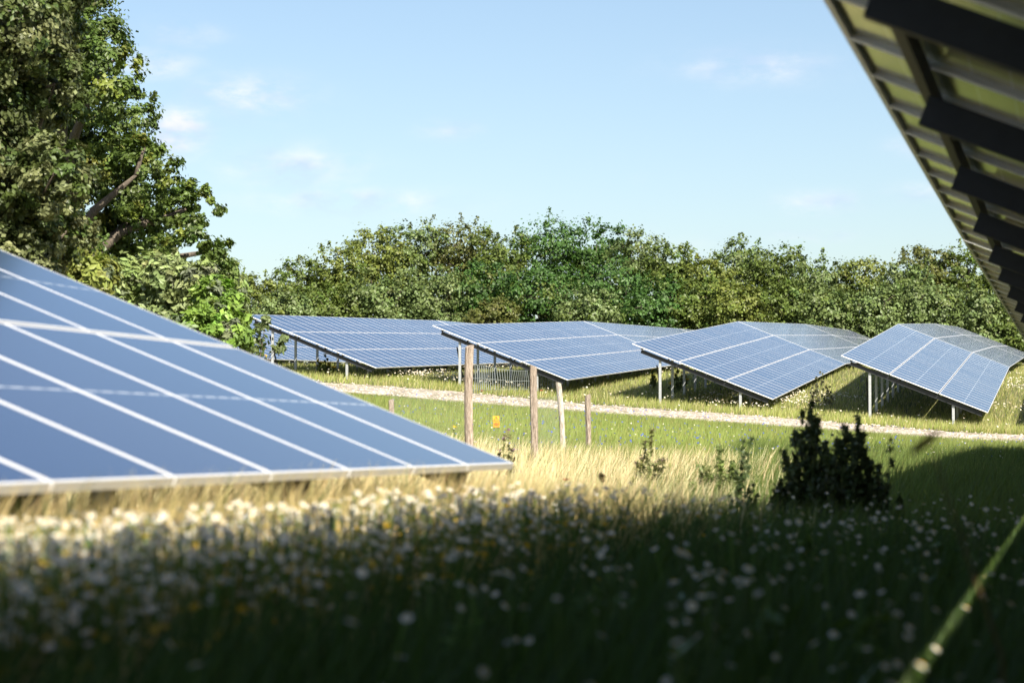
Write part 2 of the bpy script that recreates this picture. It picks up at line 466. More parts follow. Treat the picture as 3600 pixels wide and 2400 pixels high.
def solar_table(label, u_high, v0, ncol, z0, z1, detail=2, first_brace=True, raf_pitch=2.6, group=None, posts=True, off=None, ps=1.02):
    """u_high: high edge; z0, z1: heights (rel. camera) of the high edge at the near and far end.
    detail 2: near table, full modules; 1: one module object each, lighter; 0: modules joined"""
    length = ncol * PW
    ev = Vector((ST, CT, (z1 - z0) / length)).normalized()
    uh = Vector((CT, -ST, 0))
    es = (-uh * math.cos(TAU) + Vector((0, 0, math.sin(TAU))))
    es = (es - ev * es.dot(ev)).normalized()
    nn = ev.cross(es).normalized()
    if nn.z < 0: nn = -nn
    x0, y0 = uv2xy(u_high, v0)
    H = Vector((x0, y0, CAM_H + z0))                     # near high corner
    def P(s, a, d=0): return H - es * s + ev * a - nn * d  # s down the slope, a along the row, d below the glass
    c = P(SL / 2, length / 2)
    uc, vc = xy2uv(c.x, c.y)
    base = Vector((c.x, c.y, gz(c.x, c.y)))
    root = empty('solar_table', base)
    tag(root, label, 'solar table', group)
    me = MOD_FRAME if detail == 2 else MOD_LITE
    inv = Matrix.Translation(-base)
    if detail >= 1:
        for r in range(3):
            for k in range(ncol):
                o = bpy.data.objects.new('module', me)
                p = P(ML / 2 + r * (ML + GAP), (k + .5) * PW, 0)
                j = [rng.normal(0, .0007) for _ in range(3)]
                e1 = (ev + es * j[0] * .3 + nn * j[1]).normalized(); n1 = (nn - e1 * nn.dot(e1) + es * j[2]); n1 = (n1 - e1 * n1.dot(e1)).normalized(); e2 = n1.cross(e1)
                mt = Matrix(((e1.x, e2.x, n1.x, p.x - base.x), (e1.y, e2.y, n1.y, p.y - base.y), (e1.z, e2.z, n1.z, p.z - base.z), (0, 0, 0, 1)))
                o.parent = root; o.matrix_local = mt
                COL.objects.link(o)
                if detail == 2:
                    for nm, md in (('glass', MOD_GLASS), ('backsheet', MOD_BACK)): link(bpy.data.objects.new(nm, md), o)
    else:
        V, Fc, mi = module_mesh(False)
        Fa = np.array(Fc)
        av, af, am, au = [], [], [], []
        n0 = 0
        for r in range(3):
            for k in range(ncol):
                p = P(ML / 2 + r * (ML + GAP), (k + .5) * PW, 0) - base
                W = V[:, :1] * np.array(ev)[None] + V[:, 1:2] * np.array(es)[None] + V[:, 2:3] * np.array(nn)[None] + np.array(p)[None]
                av.append(W); af.append((Fa + n0).ravel()); am += mi
                au.append(V[Fa.ravel()][:, :2] + np.array([MW / 2, ML / 2])); n0 += len(V)
        mm = np_mesh('module_field', np.concatenate(av), np.concatenate(af), 4, [M['alu'], M['glass'], M['back']], midx=am)
        uvl = mm.uv_layers.new(name='UVMap'); uvl.data.foreach_set('uv', np.concatenate(au).astype(np.float32).ravel())
        o = bpy.data.objects.new('module_field', mm); tag(o, kind='stuff'); link(o, root)
    # purlins along the row, rafters down the slope, posts
    for s in (.34, 1.32, 2.05, 3.1, 3.78, 4.80):
        b = MB(); b.prism(c_section(.05, .06, .006), P(s, .02, MT + .031), P(s, length - .02, MT + .031), es, nn)
        b.build('purlin', M['dark_steel'], root, base)
    nraf = int(length / raf_pitch)
    if off is None:
        off = (length - nraf * raf_pitch) / 2
        off = max(.16, min(off, .3)); raf_pitch = (length - 2 * off) / nraf
    for k in range(nraf + 1):
        a = off + k * raf_pitch
        b = MB(); b.prism(c_section(.07, .125, .007), P(.36, a, MT + .126), P(SL - .14, a, MT + .126), ev, nn)
        b.build('rafter', M['dark_steel'], root, base)
        if not posts: continue
        for s in (ps, 3.95):
            t = P(s, a + .07, MT + .07)
            g = gz(t.x, t.y)
            b = MB(); b.prism(c_section(.05, .085, .008), Vector((t.x, t.y, g - .15)), Vector((t.x, t.y, t.z)), ev, uh)
            b.build('post', M['galv'], root, base)
        if k in (0, nraf) and first_brace:
            t = P(ps, a + .13, MT + .4); d = 1 if k == 0 else -1
            q = t + ev * 1.1 * d; q.z = gz(q.x, q.y) - .1
            b = MB(); b.prism(box_section(.045, .045), t, q, uh, Vector((0, 0, 1)))
            b.build('brace', M['dark_steel'], root, base)
    return root

# the table close by on the left, glass towards us, and the one overhead on the right, seen from below
solar_table('solar table in the flowers, its low edge almost touching the grass, beside the leafy thicket', -2.95 - SL * math.cos(TAU), 12.65 - 14.0, 14, -.125 + SL * math.sin(TAU), -.125 + SL * math.sin(TAU), 2)
solar_table('overhanging solar table seen from below, olive module backs and dark beams', -.88, -8.4, 28, 1.63, 1.63, 2, off=.2, ps=1.12)
solar_table('second overhanging solar table continuing the row towards the gravel track, seen from below', -.88, 19.62, 37, 1.63, 1.79, 2, ps=1.12)

ROWS = [  # u of the high edge, heights of the high edge at v = 80.6, 106.6, 134, 161
    (-.75, 2.35, 4.6, 5.95, 7.1),
    (-7.65, 2.81, 5.06, 6.35, 7.41),
    (-14.7, 3.27, 5.25, 6.40, 7.25),
    (-21.7, 3.96, 5.34, 6.22, 7.0),
    (-28.5, 4.42, 5.45, 6.15, 6.9),
    (-35.5, 4.90, 5.40, 6.0, 6.7)]
NAMES = ['beyond the gravel track in line with the overhanging table', 'beyond the dark bush with open grass slope beside it', 'beyond the gravel track behind the weeds and dry grass',
         'behind the wooden fence posts', 'with yellow ragwort under its high edge', 'half hidden behind the leafy thicket']
for k, (u, a, b_, c_, d_) in enumerate(ROWS):
    g = 'solar tables beyond the track'
    solar_table('front solar table ' + NAMES[k], u, 80.6, 26, a, b_, 1, group=g)
    solar_table('middle table of the row ' + NAMES[k], u, 106.75, 27, b_ + .01, c_, 0, group=g)
    if k < 4: solar_table('last table of the row ' + NAMES[k], u, 133.9, 27, c_ + .01, d_, 0, group=g)

# ------------------------------------------------------------------ plants: generators
def blade_field(name, x, y, h, w, lean, cols, tipcol=None, segs=2, zoff=0.0, wind=(.25, .1)):
    n = len(x)
    u, v = xy2uv(x, y)
    z = ground_uv(u, v) + zoff
    ang = rng.uniform(0, 2 * np.pi, n); la = rng.uniform(0, 2 * np.pi, n)
    lx = np.cos(la) * lean * h + wind[0] * h * rng.uniform(.3, 1, n); ly = np.sin(la) * lean * h + wind[1] * h
    wx, wy = np.cos(ang) * w / 2, np.sin(ang) * w / 2
    B = np.stack([x, y, z - .02], -1)
    W = np.stack([wx, wy, np.zeros(n)], -1)
    if segs == 1:
        T = np.stack([x + lx, y + ly, z + h], -1)
        Vv = np.stack([B - W, B + W, T], 1).reshape(-1, 3)
        f = np.arange(3 * n); nper = 3; cp = 3
        C = np.repeat(cols[:, None], 3, 1)
        if tipcol is not None: C[:, 2] = tipcol
    else:
        Mi = np.stack([x + lx * .35, y + ly * .35, z + h * .58], -1); T = np.stack([x + lx, y + ly, z + h * (1 - .25 * lean)], -1)
        Vv = np.stack([B - W, B + W, Mi + W * .8, Mi - W * .8, T], 1).reshape(-1, 3)
        i0 = np.arange(n)[:, None] * 5
        f = np.concatenate([i0 + np.array([[0, 1, 2]]), i0 + np.array([[0, 2, 3]]), i0 + np.array([[3, 2, 4]])], 1).reshape(-1); nper = 3
        C = np.repeat(cols[:, None], 5, 1)
        if tipcol is not None: C[:, 4] = tipcol; C[:, 2] = (C[:, 2] + tipcol) / 2; C[:, 3] = C[:, 2]
    me = np_mesh(name, Vv, f, nper, [M['grass']], cols=C.reshape(-1, 3))
    return link(bpy.data.objects.new(name, me))

def jitter(base, n, var=.25, hue=.08):
    c = np.tile(np.array(base, float), (n, 1)) * rng.uniform(1 - var, 1 + var, (n, 1))
    return np.clip(c * rng.uniform(1 - hue, 1 + hue, (n, 3)), .002, .95)

def leaf_cloud(centers, radii, per, size, colors, flat=.8, out=None, elong=1.5, shell=.35, droop=.0):
    """diamond leaves in clumps; returns verts, faces, colours"""
    n = len(centers) * per
    c = np.repeat(centers, per, 0); r = np.repeat(radii, per)
    d = rng.normal(size=(n, 3)); d /= np.linalg.norm(d, axis=1)[:, None] + 1e-9
    rad = r * np.minimum(np.abs(rng.normal(0, .62, n)) + .1, 1.5)
    p = c + d * rad[:, None] * np.array([1, 1, flat])
    nr = d * .35 + rng.normal(size=(n, 3)) * .42 + np.array([0, 0, .35])
    if out is not None: nr += np.repeat(out, per, 0) * .75
    nr /= np.linalg.norm(nr, axis=1)[:, None]
    t = rng.normal(size=(n, 3)) + d * .6 - np.array([0, 0, droop]); t -= nr * np.sum(t * nr, 1)[:, None]; t /= np.linalg.norm(t, axis=1)[:, None] + 1e-9
    b = np.cross(nr, t)
    s = (size * rng.uniform(.65, 1.3, n))[:, None]
    V = np.stack([p - t * s * .5 * elong, p + b * s * .5 + nr * s * .08, p + t * s * .5 * elong, p - b * s * .5 + nr * s * .08], 1)
    cc = np.repeat(colors, per, 0) * rng.uniform(.8, 1.2, (n, 1))
    C = np.repeat(cc[:, None], 4, 1)
    return V.reshape(-1, 3), C.reshape(-1, 3)

def make_tree(name, label, cat, lobes, foot, leaf, n_clump, per, col, var=.22, group=None, limb_r=.16, clump=.28, elong=1.5, flat=.8, sprays=0, mat_leaf='leaf', trunk_name='trunk', sparse=.12, alt=None):
    """lobes: list of (Vector centre, radius or (rx, ry, rz)). One crown mesh and one trunk-and-limbs mesh."""
    foot = Vector(foot)
    root = empty(name, foot); tag(root, label, cat, group)
    cents, rads, cols, outs = [], [], [], []
    sc_, sr_, sk_ = [], [], []
    tot = sum((max(l[1]) if isinstance(l[1], tuple) else l[1]) ** 2 for l in lobes)
    for c, r in lobes:
        rr = np.array(r if isinstance(r, tuple) else (r, r, r), float)
        k = max(6, int(n_clump * (rr.max() ** 2) / tot))
        d = rng.normal(size=(k, 3)); d /= np.linalg.norm(d, axis=1)[:, None]
        fr = rng.uniform(.74, 1.0, k); inner = rng.random(k) < .22; fr[inner] *= .6
        cents.append(np.array(c) + d * rr * fr[:, None]); outs.append(d)
        rads.append(rng.uniform(.6, 1.25, k) * clump * rr.mean())
        tone = jitter(col, k, var, .05)
        if alt is not None:
            sel = rng.random(k) < alt[0]; tone[sel] = jitter(alt[1], int(sel.sum()), var, .1)
        cols.append(tone)
        if sprays:
            q = max(1, int(sprays * (rr.max() ** 2) / tot))
            d2 = rng.normal(size=(q, 3)); d2[:, 2] = np.abs(d2[:, 2]) * 1.2; d2 /= np.linalg.norm(d2, axis=1)[:, None]
            tone = jitter(col, q, var, .1); ln = rng.uniform(.06, .22, (q, 1))
            dz = d2 * .7 + np.array([.15, 0, .55])
            for st_ in (0, .35, .7, 1.0):
                sc_.append(np.array(c) + d2 * rr * .95 + dz * ln * st_ * rr.mean()); sr_.append(np.full(q, clump * rr.mean() * (.55 - .33 * st_))); sk_.append(tone)
    cents = np.concatenate(cents); rads = np.concatenate(rads); cols = np.concatenate(cols)
    low = np.array([gz(a, b) for a, b in cents[:, :2]]) + .15
    cents[:, 2] = np.maximum(cents[:, 2], low)
    V, C = leaf_cloud(cents, rads, per, leaf, cols, flat=flat, elong=elong, out=np.concatenate(outs))
    if sc_:
        V2, C2 = leaf_cloud(np.concatenate(sc_), np.concatenate(sr_), max(6, per // 5), leaf * .9, np.concatenate(sk_), flat=flat, elong=elong)
        V = np.concatenate([V, V2]); C = np.concatenate([C, C2])
    me = np_mesh('crown', V - np.array(foot), np.arange(len(V)), 4, [M[mat_leaf]], cols=np.clip(C, 0, 1))
    link(bpy.data.objects.new('crown', me), root)
    b = MB()
    top = max(lobes, key=lambda l: l[0].z)[0]
    mid = foot.lerp(top, .5) + Vector((rng.normal(0, .12), rng.normal(0, .12), 0))
    b.tube([foot - Vector((0, 0, .2)), foot.lerp(mid, .5), mid, mid.lerp(top, .6), top], [limb_r * 1.25, limb_r, limb_r * .75, limb_r * .4, limb_r * .12], 8)
    for c, r in lobes:
        if c is top: continue
        t = min(.75, max(.15, (c.z - foot.z) / max(.1, (top.z - foot.z)) * .6))
        s = foot.lerp(mid, t * 2) if t < .5 else mid.lerp(top, (t - .5) * 1.6)
        m_ = s.lerp(c, .5) + Vector((0, 0, .12 * (c - s).length))
        b.tube([s, m_, c], [limb_r * .5, limb_r * .32, limb_r * .1], 6)
    for k in rng.choice(len(cents), min(len(cents), 26), replace=False):
        e = Vector(cents[k]); c = min((l[0] for l in lobes), key=lambda q: (q - e).length)
        b.tube([c, c.lerp(e, .5) + Vector((0, 0, .05)), e], [limb_r * .2, limb_r * .13, limb_r * .05], 5)
    b.build(trunk_name, M['bark'], root, foot, smooth=True)
    return root

# ------------------------------------------------------------------ the wood behind the tables
SAGE, OLIVE, DEEP, YELL, BROWN = (.128, .176, .058), (.100, .140, .028), (.056, .118, .025), (.144, .176, .036), (.106, .118, .030)
FARTREES = [  # picture x, top y, half width px, depth, colour, label
 (600, 628, 75, 178, YELL, 'low wind-combed yellowish tree of the wood edge beside the leafy thicket'),
 (690, 592, 75, 184, OLIVE, 'thin-topped olive tree with upright twigs on the low shoulder of the wood'),
 (775, 562, 80, 186, YELL, 'yellow-green tree stepping up the flank of the wooded hump'),
 (862, 520, 85, 190, YELL, 'pale yellow-green tree at the shoulder of the wooded hump'),
 (945, 498, 85, 192, SAGE, 'pale domed tree forming the first top of the wooded hump'),
 (1055, 502, 90, 192, BROWN, 'brownish tree with bare grey twigs on top of the wooded hump'),
 (1150, 518, 80, 190, OLIVE, 'olive tree in the dip between the two tops of the wooded hump'),
 (1262, 494, 95, 193, DEEP, 'broad green tree forming the second top of the wooded hump'),
 (1370, 498, 90, 194, DEEP, 'rich green domed tree behind the second top of the wooded hump'),
 (1465, 528, 80, 190, SAGE, 'grey-green tree sloping down from the wooded hump'),
 (1545, 556, 70, 187, OLIVE, 'layered dark tree with flat sprays and a pale stem showing'),
 (1625, 585, 70, 186, YELL, 'low yellowish tree in the notch of the wood'),
 (1700, 548, 75, 190, SAGE, 'sage-green tree with ragged top beside the notch of the wood'),
 (1790, 552, 85, 188, OLIVE, 'olive tree with dark hollows beside the ragged sage tree'),
 (1890, 584, 85, 186, SAGE, 'pale-leaved tree on the level stretch of the wood'),
 (1990, 588, 80, 186, YELL, 'light green tree on the level stretch of the wood with tufted top'),
 (2080, 600, 65, 184, SAGE, 'small pale tree leaning on the tall brownish tree'),
 (2130, 556, 75, 190, BROWN, 'tall brownish tree rising where the wood meets the overhanging table'),
 (2230, 560, 85, 190, OLIVE, 'tall olive tree partly behind the edge of the overhanging table'),
 (2340, 600, 90, 188, OLIVE, 'olive tree behind the beams of the overhanging table'),
 (650, 662, 80, 172, SAGE, 'grey-leaved bush tree standing low before the wood beside the thicket'),
 (770, 640, 85, 174, OLIVE, 'dark-hollowed olive tree low in the wood edge above the ragwort table'),
 (880, 612, 100, 175, SAGE, 'large silvery-green tree bulging forward from the wood'),
 (1000, 618, 95, 176, SAGE, 'silvery-green tree next to the large bulging one'),
 (1105, 600, 90, 178, DEEP, 'deep green tree tucked under the brownish top of the wood'),
 (1130, 680, 70, 172, BROWN, 'dark brownish tree low in the wood above the fence posts'),
 (1235, 610, 100, 176, DEEP, 'big deep green tree in the middle of the wood'),
 (1350, 660, 90, 173, SAGE, 'fresh green tree low in the wood behind the crest of the panels'),
 (1400, 590, 95, 179, DEEP, 'dark glossy green tree on the slope of the second hump'),
 (1500, 640, 85, 174, DEEP, 'dark green tree low in the wood under the layered tree'),
 (1590, 640, 90, 175, OLIVE, 'layered olive tree with yellow tips low in the wood'),
 (1690, 640, 85, 173, YELL, 'fresh yellow-green tree low in the wood at the crest of the panels'),
 (1790, 640, 80, 173, OLIVE, 'dark layered olive tree low beside the yellow-green one'),
 (1890, 650, 85, 172, SAGE, 'pale-leaved tree low in the wood above the dip of the panels'),
 (2000, 650, 90, 172, SAGE, 'even pale-green tree low in the wood between the two panel crests'),
 (2120, 640, 95, 174, SAGE, 'broad pale-green tree low in the wood above the last panel crest'),
 (2240, 660, 95, 174, SAGE, 'pale-green tree low in the wood beside the beams'),
 (2340, 700, 90, 174, OLIVE, 'low olive tree in the wood behind the beams'),
]
for i, (px, py, hw, Y, colr, lab) in enumerate(FARTREES):
    top = pix(px, py, Y); r = hw * Y / F
    g0 = gz(top.x, Y)
    H = top.z - g0
    lobes = [(Vector((top.x, Y, top.z - r * .72)), (r * .98, r * .98, r * .70)), (Vector((top.x, Y + .3, top.z - r * 1.5)), (r * .95, r * .9, r * .8))]
    nl = 9
    for k in range(nl):
        f = (k + .5) / nl; zz = g0 + H * (.14 + .66 * f); a = k * 2.4 + rng.uniform(-.5, .5); rr_ = r * rng.uniform(.42, .66); ro = r * (.60 - .22 * f)
        lobes.append((Vector((top.x + math.cos(a) * ro, Y + math.sin(a) * ro, zz)), (rr_, rr_, rr_ * rng.uniform(.7, .95))))
    make_tree('broadleaf_tree', lab, 'tree', lobes, (top.x, Y, g0), .165, 330, 44, colr, .14, group='trees of the wood edge', limb_r=.13, clump=.27, sprays=22, elong=1.4, alt=(.12, OLIVE))

# ------------------------------------------------------------------ trees and thicket on the left
def lobes_px(L, Y, dy=1.2):
    return [(pix(x, y, Y + rng.uniform(-dy, dy)), r * Y / F) for x, y, r in L]
LA = lobes_px([(120, -120, 190), (40, 60, 190), (165, 110, 125), (215, 190, 110), (100, 260, 180), (260, 300, 125), (310, 400, 105), (180, 450, 170), (330, 500, 110), (425, 480, 72), (455, 470, 60), (430, 585, 90), (490, 575, 45), (280, 590, 130), (80, 600, 160), (-120, 250, 220), (-150, 520, 220)], 46, 2.2)
ft = pix(110, 900, 46); 
make_tree('oak_tree', 'tall green oak with ragged outline rising behind the near solar table', 'tree', LA, (ft.x, 46, gz(ft.x, 46)), .066, 1700, 105, (.080, .122, .026), .25, limb_r=.3, clump=.20, sprays=160, elong=1.35, alt=(.15, (.15, .175, .03)))
LB = lobes_px([(-30, 40, 170), (90, 60, 105), (40, 220, 130), (120, 190, 80), (20, 400, 130), (120, 400, 95), (60, 540, 120), (150, 530, 70), (-140, 300, 200), (-60, 640, 150), (90, -80, 140)], 31, 1.0)
ft = pix(-60, 900, 31)
make_tree('whitebeam_tree', 'tree with pale silvery leaf undersides in front of the tall oak', 'tree', LB, (ft.x, 33, gz(ft.x, 33)), .050, 1250, 90, (.150, .170, .072), .3, limb_r=.12, clump=.20, sprays=90, elong=1.6, alt=(.5, (.06, .085, .022)))
SHR = [
 ([(150, 660, 60), (210, 650, 60), (180, 740, 70), (100, 690, 60)], 37, (.21, .24, .055), 'low yellowish shrub at the foot of the pale silvery tree', 'shrub'),
 ([(290, 650, 62), (340, 640, 55), (310, 720, 70), (260, 740, 70)], 42, (.18, .24, .075), 'sage-green willow shrub between yellowish shrub and white-tufted one', 'shrub'),
 ([(390, 640, 60), (440, 660, 62), (420, 730, 75), (370, 760, 70)], 41, (.21, .26, .10), 'grey-green shrub with whitish leaf tufts on its top', 'shrub'),
 ([(490, 690, 52), (530, 720, 40), (500, 760, 60), (450, 770, 60), (535, 775, 38)], 38, (.17, .27, .05), 'bright green shrub at the end of the thicket beside the far solar tables', 'shrub'),
 ([(500, 630, 48), (545, 660, 30), (520, 700, 45)], 55, (.19, .25, .075), 'feathery willow bush above the bright green shrub', 'shrub')]
for L, Y, c_, lab, cat in SHR:
    lb = lobes_px(L, Y, .7)
    cx = sum(l[0].x for l in lb) / len(lb)
    make_tree('shrub', lab, cat, lb, (cx, Y, gz(cx, Y)), .062, 260, 75, c_, .3, limb_r=.06, clump=.32, sprays=36, elong=2.3, group='shrubs of the thicket', trunk_name='stem', alt=(.12, (.16, .19, .11)))
# loose willow shoots reaching across the far tables
lb = [(pix(600, 760, 40), .10), (pix(610, 735, 40), .07), (pix(640, 800, 40), .10), (pix(652, 780, 40), .06), (pix(575, 790, 40), .2)]
make_tree('willow_sapling', 'thin willow sapling with sparse shoots in front of the far solar tables', 'sapling', lb, (pix(615, 0, 40).x, 40, gz(pix(615, 0, 40).x, 40)), .06, 26, 14, (.12, .16, .06), .25, limb_r=.02, clump=.9, elong=2.2, trunk_name='stem')

# ------------------------------------------------------------------ fence, sign
def wood_post(label, px, ytop, Y, d, lean=0.0, pale=False, split=False):
    t = pix(px, ytop, Y)
    g = gz(t.x, Y)
    b = MB()
    n = 10
    H = t.z - g + .25
    base = Vector((t.x - lean * H, Y, g - .25))
    ph = rng.uniform(0, 6.28, 6)
    rings = 12
    pts = []
    for i in range(rings):
        f = i / (rings - 1)
        c = base + Vector((lean * H * f + .012 * math.sin(f * 5 + ph[0]), .01 * math.sin(f * 4 + ph[1]), H * f))
        for k in range(n):
            a = 2 * math.pi * k / n
            r = d / 2 * (1 + .10 * math.sin(3 * a + ph[2] + f) + .06 * math.sin(5 * a + ph[3] + 3 * f) + .03 * math.sin(9 * f + ph[4]))
            if split and math.sin(a) > .25: r *= .55
            zz = .02 * math.cos(a + ph[5]) if i == rings - 1 else 0
            pts.append(c + Vector((math.cos(a) * r, math.sin(a) * r, zz)))
    f_ = []
    for i in range(rings - 1):
        for k in range(n): f_.append((i * n + k, i * n + (k + 1) % n, (i + 1) * n + (k + 1) % n, (i + 1) * n + k))
    f_.append(tuple((rings - 1) * n + k for k in range(n)))
    b.poly(pts, f_)
    o = b.build('fence_post', M['wood_pale'] if pale else M['wood'], None, (base.x, base.y, g))
    tag(o, label, 'fence post', 'old wooden fence posts')
    return Vector((t.x, Y, t.z)), g
posts = [wood_post('short dark fence post standing alone in the meadow behind the near table edge', 898, 918, 44, .10),
         wood_post('tallest brown fence post rising from the near table corner', 1080, 795, 30, .105, .008),
         wood_post('pale-topped fence post beside the yellow warning sign', 1227, 840, 34.5, .105, .004),
         wood_post('bleached split fence post leaning between two round ones', 1283, 880, 43, .095, -.075, True, True),
         wood_post('shortest grey round fence post at the edge of the dry grass', 1351, 907, 44.5, .105)]
def wire_section(label, A, gA, B, gB, n_h, h0, h1, step):
    b = MB()
    L = (Vector((B.x, B.y, 0)) - Vector((A.x, A.y, 0))).length
    for k in range(n_h):
        f = k / (n_h - 1); h = h0 + (h1 - h0) * f
        pts = []
        for q in range(9):
            s = q / 8; p = A.lerp(B, s); pts.append(Vector((p.x, p.y, gA + (gB - gA) * s + h - .03 * math.sin(s * math.pi))))
        b.tube(pts, [.0010] * 9, 4)
    m = max(2, int(L / step))
    for q in range(1, m):
        s = q / m; p = A.lerp(B, s); g = gA + (gB - gA) * s - .03 * math.sin(s * math.pi)
        b.tube([Vector((p.x, p.y, g + h0)), Vector((p.x + .004 * math.sin(q * 3), p.y, g + (h0 + h1) / 2)), Vector((p.x, p.y, g + h1))], [.0007] * 3, 4)
    o = b.build('wire_fence', M['wire'], None, ((A.x + B.x) / 2, (A.y + B.y) / 2, (gA + gB) / 2))
    return tag(o, label, 'wire fence', 'wire netting of the old fence')
(P0, g0), (P1, g1), (P2, g2), (P3, g3), (P4, g4) = posts
wire_section('fine wire netting strung from the lone short post to the tallest post', P0, g0, P1, g1, 7, .2, 1.15, .15)
wire_section('fine wire netting between the tallest post and the pale-topped post', P1, g1, P2, g2, 7, .2, 1.15, .15)
wire_section('fine wire netting between the pale-topped post and the bleached post', P2, g2, P3, g3, 7, .2, 1.1, .15)
wire_section('fine wire netting between the bleached post and the shortest post', P3, g3, P4, g4, 6, .2, .85, .15)

# wavy netting standing under the table behind the posts
def netting():
    a = pix(1072, 885, 80.5); c = pix(1300, 893, 84.5)
    root = empty('wire_netting', ((a.x + c.x) / 2, (a.y + c.y) / 2, gz((a.x + c.x) / 2, (a.y + c.y) / 2)))
    tag(root, 'wavy grey upright wire netting standing under the table behind the fence posts', 'wire netting')
    o0 = root.location.copy()
    n = 46
    tops, bots = [], []
    for i in range(n + 1):
        f = i / n; p = a.lerp(c, f)
        g = gz(p.x, p.y); h = .95 - .35 * f + .04 * math.sin(f * 11)
        q = p + Vector((.05 * math.sin(f * 17), .12 * math.sin(f * 9), 0))
        bt = Vector((p.x, p.y, g - .03)); tp = Vector((q.x, q.y, g + h)); mid = bt.lerp(tp, .55) + Vector((.035 * math.sin(f * 23), 0, 0))
        b = MB(); b.tube([bt, mid, tp], [.011, .011, .010], 5)
        b.build('upright_wire', M['wire'], root, o0)
        tops.append((bt, mid, tp))
    for nm, sel in (('top_wire', lambda t: t[2]), ('middle_wire', lambda t: t[1] + Vector((0, -.012, 0))), ('bottom_wire', lambda t: t[0] + Vector((0, -.012, .15)))):
        b = MB(); b.tube([sel(t) for t in tops], [.010] * len(tops), 5); b.build(nm, M['wire'], root, o0)
netting()

def sign():
    Y = 32.0
    c = pix(1139.5, 968, Y)
    root = empty('warning_sign', (c.x, Y, c.z - .07)); tag(root, 'small orange-yellow high-voltage warning sign hanging on the fence wire', 'sign')
    o0 = root.location.copy()
    def plate(name, x0, x1, z0, z1, m, y=0, t=.002, tilt=0.0, parent=root):
        b = MB(); pts = []
        for yy in (y, y + t):
            for (xx, zz) in ((x0, z0), (x1, z0), (x1, z1), (x0, z1)): pts.append(Vector((c.x + xx + tilt * zz, Y + yy, c.z + zz)))
        b.poly(pts, [(0, 1, 2, 3), (7, 6, 5, 4), (0, 4, 5, 1), (1, 5, 6, 2), (2, 6, 7, 3), (3, 7, 4, 0)])
        return b.build(name, m, parent, o0)
    up = plate('upper_plate', -.041, .041, -.002, .074, M['sign_yellow'])
    lp_ = plate('lower_plate', -.037, .046, -.072, -.004, M['sign_orange'], .003)
    b = MB()
    def tri(r, y): return [Vector((c.x, Y + y, c.z + .028 + r)), Vector((c.x - r * .866, Y + y, c.z + .028 - r * .5)), Vector((c.x + r * .866, Y + y, c.z + .028 - r * .5))]
    o_, i_ = tri(.042, -.0015), tri(.030, -.0015)
    b.poly(o_ + i_, [(0, 1, 4, 3), (1, 2, 5, 4), (2, 0, 3, 5)])
    b.poly([Vector((c.x + x, Y - .0015, c.z + .028 + z)) for x, z in ((.003, .020), (-.007, -.002), (.001, -.001), (-.003, -.013), (.008, .004), (.001, .003), (.008, .019))], [(0, 1, 2, 5, 6), (2, 3, 4, 5)])
    b.build('lightning_triangle', M['sign_black'], up, o0)
    b = MB()
    for k, (z, xs) in enumerate(((-.024, ((-.015, -.009), (-.006, .001), (.004, .009), (.012, .019))), (-.037, ((-.028, -.016), (-.012, .0), (.004, .014), (.018, .032))), (-.048, ((-.02, -.006), (-.002, .012), (.016, .026))))):
        for x0, x1 in xs:
            b.poly([Vector((c.x + x, Y + .0015, c.z + zz)) for x, zz in ((x0, z), (x1, z), (x1, z + .007), (x0, z + .007))], [(0, 1, 2, 3)])
    b.build('small_print', M['sign_black'], lp_, o0)
    b = MB()
    for s in (-.03, .03): b.tube([Vector((c.x + s, Y + .004, c.z + .07)), Vector((c.x + s, Y + .004, c.z + .12))], [.001, .001], 4)
    b.build('hanging_wire', M['wire'], root, o0)
sign()

# ------------------------------------------------------------------ grasses and flowers
def in_view(x, y, margin=1.12):
    return (np.abs(x) < y * 1176 / F * margin + .25) & (y > 0)
def scatter(n, u0, u1, v0, v1):
    u = rng.uniform(u0, u1, n); v = rng.uniform(v0, v1, n)
    return u * CT + v * ST, -u * ST + v * CT, u, v
def scatter_y(n, y0, y1, pw=1.0, margin=1.12, side=.3):
    """points in the wedge the camera sees, thicker towards the camera for pw > 1"""
    y = y0 + (y1 - y0) * rng.random(n) ** pw
    x = rng.uniform(-1, 1, n) * (y * 1176 / F * margin + side)
    u, v = x * CT - y * ST, x * ST + y * CT
    return x, y, u, v
def lownoise(x, y, s, seed=0):
    return .5 + .25 * (np.sin(x * s + seed) + np.sin(y * s * .83 + seed * 2.1 + np.sin(x * s * .6))) + .12 * np.sin((x + y) * s * 2.3 + seed)

SHADE_GREEN, DRY, STRAW, LIME = (.048, .085, .018), (.52, .42, .20), (.70, .57, .33), (.225, .275, .074)
# near: green stems among the flowers
x, y, u, v = scatter_y(60000, 1.7, 15, 1.25)
k = (u > -3.9) ; x, y, u = x[k], y[k], u[k]
n = len(x)
dryf = np.clip((-u - 1.7) / .8, 0, 1) * .85
c = np.where((rng.random(n) < dryf)[:, None], jitter(DRY, n, .3), jitter(SHADE_GREEN, n, .4))  # green darkened to paint in the shade under the overhanging table
hh = np.where(u < -2.1, rng.uniform(.28, .54, n), rng.uniform(.20, .44, n))
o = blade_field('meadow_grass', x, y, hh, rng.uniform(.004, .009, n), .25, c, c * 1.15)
tag(o, 'grass and stems among the near daisies', 'grass', kind='stuff')
